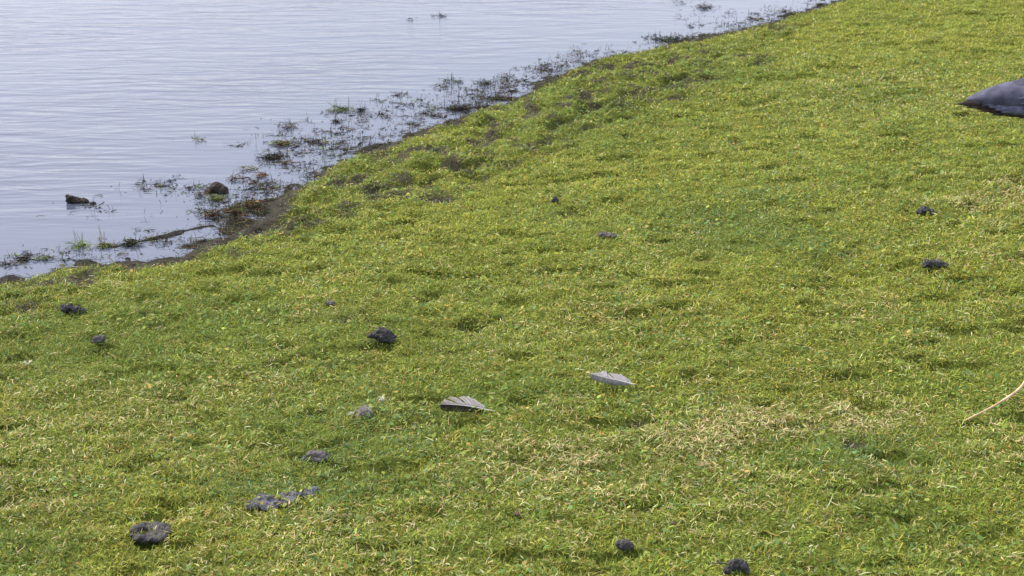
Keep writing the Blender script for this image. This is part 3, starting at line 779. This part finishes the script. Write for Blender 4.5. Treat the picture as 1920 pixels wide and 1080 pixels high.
DK = [(.015, .016, .010), (.028, .030, .014), (.014, .011, .010)]
GR = [(.09, .13, .03), (.14, .16, .05), (.05, .07, .025)]
BR = [(.10, .045, .022), (.07, .045, .025), (.16, .12, .05)]
MX = DK + GR[:1] + BR[:2]
def make_weeds():
    # clumps one can point to: px, py, width px, colours, strand count, upright stems, label
    L = [(825, 31, 30, DK, 22, 1, 'small dark weed clump floating alone in open water, upper middle'),
         (768, 37, 18, DK, 8, 0, 'thin dark weed shred floating left of the lone upper clump'),
         (1322, 15, 46, DK, 60, 4, 'dark twiggy weed clump in the far water near the top edge'),
         (1274, 6, 40, DK, 16, 0, 'low weed strands floating left of the twiggy clump at the top edge'),
         (374, 263, 26, GR + BR[2:], 16, 1, 'small green and tan leaf cluster floating left of the weed beds'),
         (640, 207, 50, GR + DK[:1], 60, 7, 'green rooted weed with upright stalks, outermost of the bed'),
         (676, 208, 22, DK, 45, 5, 'dark core of upright stalks beside the green rooted weed'),
         (632, 229, 20, DK, 40, 2, 'black knotted weed lump below the green rooted weed'),
         (530, 271, 42, BR[:2] + GR, 90, 4, 'reddish brown weed mound with green leaves on top'),
         (508, 297, 34, DK, 70, 2, 'flat blackish weed raft left of the muddy spit'),
         (536, 306, 24, BR + DK[:1], 22, 0, 'brown stick-like weed trailing right from the blackish raft'),
         (468, 318, 34, BR[1:] + GR[1:2], 24, 1, 'loose tan and olive weed strands, left of the rusty ones'),
         (490, 330, 28, BR[:1], 32, 1, 'rusty red weed tangle just off the mud'),
         (440, 338, 30, BR[:1] + DK[:1], 22, 2, 'red-brown weed sprig with a black knot, above the round stone'),
         (612, 268, 14, GR[1:2] + [(.28, .28, .10)], 26, 7, 'yellow-green upright tuft standing at the water edge'),
         (545, 240, 34, BR[1:] + DK[:1], 26, 5, 'wiry brown stems sticking out of open water'),
         (858, 206, 44, DK, 90, 2, 'dense dark weed tangle against the bank, middle distance'),
         (848, 155, 40, GR[2:] + DK, 34, 5, 'thin green-black weed with upright shoots, farther along the bank'),
         (908, 158, 34, GR[2:] + DK, 50, 4, 'leafy dark green weed touching the bank, right of the thin one'),
         (1250, 76, 56, GR[2:] + DK, 90, 5, 'long dark green weed mat hugging the far bank'),
         (1472, 22, 24, BR + DK[:1], 36, 2, 'brown twig heap at the tip of a tiny spit, far bank'),
         (150, 463, 46, [(.10, .15, .035), (.15, .19, .05)], 40, 6, 'bright green grass clump growing in the shallows, left shore'),
         (197, 462, 30, GR + BR[2:], 60, 2, 'olive weed mat right of the bright green clump, left shore'),
         (191, 448, 16, [(.22, .20, .12), (.12, .12, .08)], 6, 6, 'pair of thin pale stems standing above the left shore'),
         (245, 459, 40, GR[2:] + DK, 60, 2, 'dark olive weed on the start of the mud bar'),
         (82, 487, 30, GR + DK[:1], 30, 1, 'curled yellow-olive leaf floating at the left shore'),
         (44, 488, 24, DK, 40, 1, 'black curled leaf with a pale rim floating at the far left shore'),
         (405, 374, 30, [(.07, .09, .015), (.11, .13, .03)], 60, 0, 'mossy green weed wrapped round the foot of the round stone'),
         (376, 366, 24, BR + DK[:1], 22, 0, 'brown root trailing left from the round stone'),
         (440, 398, 50, MX, 80, 3, 'brown-green weed heap between the round stone and the mud'),
         (400, 404, 40, BR + DK, 60, 2, 'curly reddish weed lying on the end of the mud bar'),
         (470, 385, 36, BR + GR[2:], 50, 1, 'long olive weed strands combed onto the mud')]
    for (px, py, w, cols, n, up, label) in L:
        x, y = on_plane(px, py, 0); p = Vector((x, y, max(0, float(height(np.array([x]), np.array([y]))[0]))))
        W = w * mpp(p); q = np.random.default_rng(px * 7 + py)
        n = int(n * 1.6)
        parts = [strands(q, n, W * .24, W * .20, min(.045, W * .42), .0032, cols, zmax=min(.012, W * .16) + .002, lean=(62, 98), curl=(0, 40))]
        nb = max(3, n // 6)
        parts.append(strands(q, nb, W * .2, W * .14, min(.022, W * .3), .006, cols, zmax=.010, lean=(60, 95), curl=(0, 50), tw=.5))
        if up:
            parts.append(strands(q, up, W * .22, W * .1, .045 + .01 * (up > 3), .0022, cols, zmax=.003, lean=(2, 22), curl=(-10, 30), tw=.3))
        V, Q, c = join_ribbons(parts)
        o = link('water_weed', np_mesh('water_weed', V, Q, c), None, M_weed); o.location = p
        tag(o, label, 'water weed', 'weed clumps along the shore')

    # the loose litter of strands, specks and thin stems along the shore: nobody could count it
    Z = [(455, 375, 60, 40, 260), (540, 300, 60, 35, 260), (640, 260, 60, 22, 200), (740, 235, 60, 20, 170), (820, 205, 60, 22, 260), (900, 185, 50, 14, 260), (960, 160, 40, 14, 200), (1040, 128, 50, 9, 200),
         (1120, 105, 60, 6, 90), (1290, 72, 60, 5, 120), (1390, 48, 40, 7, 80), (1450, 30, 50, 9, 90), (1540, 6, 40, 6, 50), (340, 355, 60, 12, 120), (260, 350, 40, 10, 45), (480, 350, 45, 16, 130), (470, 400, 30, 18, 200),
         (380, 395, 60, 14, 60), (680, 215, 50, 14, 90), (760, 185, 70, 22, 45), (110, 480, 80, 10, 120), (330, 450, 70, 10, 110), (430, 415, 45, 10, 150), (200, 400, 120, 25, 30), (560, 250, 80, 25, 70), (20, 500, 40, 10, 60), (1330, 30, 80, 12, 35), (600, 280, 60, 16, 160), (880, 165, 60, 10, 60)]
    parts = []
    Z = [(a, b, c_, d_, int(e_ * 1.5)) for a, b, c_, d_, e_ in Z]
    for i in range(4, len(SHORE) - 1):      # a fringe hugging the bank all along
        (xa, ya), (xb, yb) = SHORE[i], SHORE[i + 1]
        L_ = math.hypot(xb - xa, yb - ya)
        Z.append(((xa + xb) // 2 - 5, (ya + yb) // 2 - 5, max(8, int(L_ * .7)), max(3, int(abs(yb - ya) * .5 + 3)), int(L_ * .95)))
    for (cx, cy, sx, sy, n) in Z:
        q = np.random.default_rng(cx + cy)
        m_ = max(2, n // 16)                      # gathered in wisps, with open water between
        kx = q.normal(cx, sx * .62, m_); ky = q.normal(cy, sy * .62, m_); ki = (m_ * q.random(n) ** 1.5).astype(int)
        loose = q.random(n) < .25
        ppx = np.where(loose, q.normal(cx, sx * .62, n), kx[ki] + q.normal(0, 9, n)); ppy = np.where(loose, q.normal(cy, sy * .62, n), ky[ki] + q.normal(0, 2.6, n))
        P = np.array([on_plane(a, b, 0) + (0,) for a, b in zip(ppx, ppy)])
        hh, dd, _, _, _ = height(P[:, 0], P[:, 1], True)
        ok = dd < .06; P = P[ok]; hh = hh[ok]; n = len(P)
        if n == 0: continue
        P[:, 2] = np.maximum(hh, 0) + q.uniform(.0005, .003, n)
        up = q.random(n) < .17; speck = (~up) & (q.random(n) < .42)
        far = 1 + .10 * np.maximum(P[:, 1] - 5, 0)
        Ls = np.where(up, q.uniform(.012, .045, n), np.where(speck, q.uniform(.005, .012, n), q.uniform(.015, .05, n)))
        Ws = np.where(up, q.uniform(.0014, .0026, n), np.where(speck, q.uniform(.003, .006, n), q.uniform(.0018, .0044, n))) * far
        lean = np.where(up, np.radians(q.normal(12, 10, n)), np.radians(q.uniform(82, 92, n)))
        curl = np.where(up, np.radians(q.uniform(-10, 50, n)), np.radians(q.uniform(-6, 2, n)))
        tw = np.where(up, .2, q.normal(0, 2.0, n))
        az = np.where(q.random(n) < .5, q.normal(0, .6, n), q.uniform(0, 6.28, n))
        c = np.array(MX + DK)[q.integers(0, len(MX) + 3, n)] * np.exp(q.normal(0, .35, n))[:, None]
        parts.append(ribbon(P, Ls, Ws, az, lean, curl, tw, 4, np.clip(c, .005, .6), fold=q.normal(0, .5, n)))
    V, Q, c = join_ribbons(parts)
    tag(link('weed_litter', np_mesh('weed_litter', V, Q, c), None, M_weed), 'loose dark weed strands, specks and thin stems littering the shallows', 'water weed', kind='stuff')
    # roots and dead grass on the bare mud
    q = np.random.default_rng(77)
    x, y = grass_points(260000, -1.8, 3.2, 3.8, 10.5)
    h, d, dr, rough, bare = height(x, y, True)
    ok = (h > .001) & (bare > .3) & (q.random(x.shape) < np.where(d > .15, .8, .9)); x, y, h = x[ok], y[ok], h[ok]; n = len(x)
    c = np.array([(.06, .048, .033), (.10, .08, .05), (.03, .025, .018), (.09, .13, .035), (.16, .14, .08), (.04, .035, .02), (.13, .16, .05), (.10, .11, .10), (.07, .075, .07)])[q.integers(0, 9, n)] * np.exp(q.normal(0, .3, n))[:, None] * (.45 + .55 * sstep(.0, .18, d[ok]))[:, None]
    V, Q, T, cc = ribbon(np.stack([x, y, h + q.uniform(0, .006, n)], -1), q.uniform(.012, .035, n), q.uniform(.0012, .0026, n) * (1 + .1 * np.maximum(y - 4, 0)), q.uniform(0, 6.28, n), np.radians(q.uniform(60, 95, n)), np.radians(q.uniform(0, 40, n)), q.normal(0, 1.4, n), 4, c, fold=q.normal(0, .5, n))
    tag(link('dead_grass', np_mesh('dead_grass', V, [Q, T], cc), None, M_grass), 'matted brown roots and dead grass on the bare mud', 'dead grass', kind='stuff')

# ------------------------------------------------------------------ bird walking out of frame at the right
def loft(rings, ns=20):
    """rings: (x, y, z, ry, rz, pitch)"""
    V, Q = [], []
    for (x, y, z, ry, rz_, pt) in rings:
        for k in range(ns):
            a = 2 * math.pi * k / ns
            oy, oz = math.cos(a) * ry, math.sin(a) * rz_
            V.append((x - oz * math.sin(pt), y + oy, z + oz * math.cos(pt)))
    n = len(rings)
    for i in range(n - 1):
        for k in range(ns):
            Q.append((i * ns + k, i * ns + (k + 1) % ns, (i + 1) * ns + (k + 1) % ns, (i + 1) * ns + k))
    V.append(rings[0][:3]); V.append(rings[-1][:3])
    T = [(len(V) - 2, (k + 1) % ns, k) for k in range(ns)] + [(len(V) - 1, (n - 1) * ns + k, (n - 1) * ns + (k + 1) % ns) for k in range(ns)]
    me = np_mesh('loft', np.array(V), [np.array(Q), np.array(T)], None, True)
    return me

def make_bird():
    g = ground(2010, 316)                     # where it stands, just outside the frame
    s = mpp(g)
    # tail tip seen at (1786, 198)
    tipx = (1786 - 2010) * s; tipz = (316 - 198) * s / CP
    root = empty('bird', g)
    tag(root, 'blue-grey bird with dark brown tail, its rear end just inside the right edge', 'bird')
    M_body = mat_noise('blue_grey_plumage', (.048, .050, .085), (.105, .108, .175), 24, .75, .2, .35)
    M_dark = mat_noise('dark_brown_plumage', (.028, .020, .022), (.075, .055, .055), 40, .7, .25, .4)
    M_back = mat_noise('dark_blue_plumage', (.030, .031, .052), (.065, .067, .11), 24, .7, .2, .3)
    M_wing = mat_noise('slate_wing', (.055, .058, .095), (.15, .155, .24), 50, .7, .2, .6)
    M_leg = mat_noise('horn', (.10, .05, .04), (.2, .1, .07), 40, .5, .4, .2)
    def X(px): return (px - 2010) * s
    def Zp(py): return (316 - py) * s / CP
    # continuous body: rump to head
    rings = [(X(1800), 0, Zp(192), 6 * s, 4 * s, .1), (X(1818), 0, Zp(190), 14 * s, 10 * s, .1), (X(1842), 0, Zp(189), 24 * s, 18 * s, .12), (X(1870), 0, Zp(187), 34 * s, 27 * s, .12), (X(1900), 0, Zp(188), 38 * s, 31 * s, .12), (X(1930), 0, Zp(187), 43 * s, 36 * s, .1), (X(1965), 0, Zp(187), 47 * s, 41 * s, .1),
             (X(2010), 0, Zp(185), .092, .090, .1), (X(2050), 0, Zp(180), .088, .086, .0), (X(2085), 0, Zp(172), .074, .072, -.25), (X(2110), 0, Zp(160), .054, .054, -.7),
             (X(2122), 0, Zp(140), .036, .040, -1.2), (X(2126), 0, Zp(112), .026, .028, -1.5), (X(2128), 0, Zp(84), .023, .025, -1.5), (X(2133), 0, Zp(62), .026, .028, -1.1), (X(2146), 0, Zp(48), .029, .029, -.4), (X(2162), 0, Zp(46), .026, .024, .0), (X(2174), 0, Zp(49), .014, .013, .1)]
    o = link('body', loft(rings, 24), root, M_body)
    sb = o.modifiers.new('smooth', 'SUBSURF'); sb.levels = 1; sb.render_levels = 1
    bk = loft([(X(2172), 0, Zp(50), .012, .012, .1), (X(2186), 0, Zp(53), .009, .009, .1), (X(2198), 0, Zp(57), .003, .003, .2)], 12)
    link('beak', bk, root, M_leg)
    for sy in (1, -1):
        import bmesh
        bm = bmesh.new(); bmesh.ops.create_icosphere(bm, subdivisions=2, radius=.0035)
        me = bpy.data.meshes.new('eye'); bm.to_mesh(me); bm.free()
        e = link('eye', me, root, M_clod); e.location = (X(2158), sy * .024, Zp(43))
    # folded wings: overlapping long feathers laid back along the flank
    def quills(name, defs, mat, cup=.12):
        """each feather: root (px, py, y), tip (px, py, y), half width m"""
        V, Q = [], []
        for (rx, ry_, ry, tx, ty, tyy, hw) in defs:
            a = np.array([X(rx), ry, Zp(ry_)]); b = np.array([X(tx), tyy, Zp(ty)])
            d = b - a; L = np.linalg.norm(d); dn = d / L
            up = np.cross(dn, (0, 1, 0)); up /= np.linalg.norm(up)
            if up[2] < 0: up = -up
            n = 10; base = len(V)
            for i in range(n + 1):
                t = i / n
                w_ = hw * min(1, .5 + t * 2) * (1 - max(0, (t - .55) / .45) ** 1.8)
                c = a + d * t - np.array([0, 0, .02 * t * t * L])
                sgn = 1 if ry >= 0 else -1
                for u in (-1, 0, 1):
                    V.append(c + up * w_ * u + np.array([0, sgn * (.0022 + (1 - abs(u)) * w_ * cup), 0]))
            for i in range(n):
                for k in range(2):
                    q0 = base + i * 3 + k
                    Q.append((q0, q0 + 1, q0 + 4, q0 + 3))
        me = np_mesh(name, np.array(V), np.array(Q), None, True)
        o = link(name, me, root, mat)
        m_ = o.modifiers.new('thick', 'SOLIDIFY'); m_.thickness = .0014; m_.offset = 0
        return o
    for sy in (-1, 1):
        defs = []
        for i in range(9):          # secondaries and coverts, blue grey
            f = i / 8
            defs.append((2000 - 30 * f, 178 + 22 * f, sy * (.088 + .012 * math.sin(f * 3)), 1812 + 44 * f + (i % 2) * 5, 192 + 14 * f, sy * (.020 + .034 * f), .017))
        defs2 = []
        for i in range(8):
            f = i / 7
            defs2.append((2035 - 10 * f, 168 + 40 * f, sy * (.100 + .006 * math.sin(f * 3)), 1880 + 20 * f + (i % 2) * 6, 180 + 30 * f, sy * (.070 + .01 * f), .019))
        quills('wing', defs, M_wing)
        quills('wing_coverts', defs2, M_body)
    # dark primaries under the wing and tail feathers
    defs = []
    for i in range(7):
        f = i / 6
        for sy in (-1, 1):
            defs.append((1925, 190 + 16 * f, sy * .04 * (1 - .3 * f), 1772 + 72 * f + (9 if sy > 0 else 0) + (i % 2) * 7, 196 + 19 * f + (3 if sy > 0 else 0), sy * .012 * (1 + f), .012))
    quills('tail', defs, M_dark)
    defs = []
    for i in range(10):
        f = i / 9
        for sy in (-1, 1):
            defs.append((1985 + 14 * f, 204 + 4 * f, sy * .05, 1842 + 76 * f + (i % 3) * 5, 212 + 11 * f, sy * (.034), .010))
    quills('undertail_feathers', defs, M_dark)
    # darker mantle along the back
    mr = [(X(1838), 0, Zp(181), .004, .003, .1), (X(1860), 0, Zp(176), .020, .010, .15), (X(1885), 0, Zp(170), .040, .022, .15), (X(1915), 0, Zp(166), .055, .028, .12), (X(1965), 0, Zp(162), .068, .034, .08), (X(2020), 0, Zp(158), .072, .036, 0), (X(2060), 0, Zp(154), .055, .026, -.1), (X(2085), 0, Zp(152), .01, .01, -.1)]
    link('mantle', loft(mr, 20), root, M_back)
    for sy, fx in ((-1, -14), (1, 16)):
        zt = Zp(216)
        link('leg', tube([(X(2008), sy * .035, zt + .03, .016), (X(2004 + fx * .3), sy * .036, zt * .75, .009), (X(2000 + fx * .5), sy * .036, zt * .5, .006), (X(2006 + fx), sy * .036, .012, .005)], 10), root, M_leg)
        for t_ in (-.45, 0, .45):
            link('toe', tube([(X(2006 + fx), sy * .036, .012, .005), (X(2006 + fx) + .03 * math.cos(t_), sy * .036 + .03 * math.sin(t_), .010, .004), (X(2006 + fx) + .055 * math.cos(t_), sy * .036 + .055 * math.sin(t_), .006, .002)], 8), root, M_leg)

make_grass()
make_clover()
make_lumps()
make_feathers()
make_stalk()
make_weeds()
make_bird()
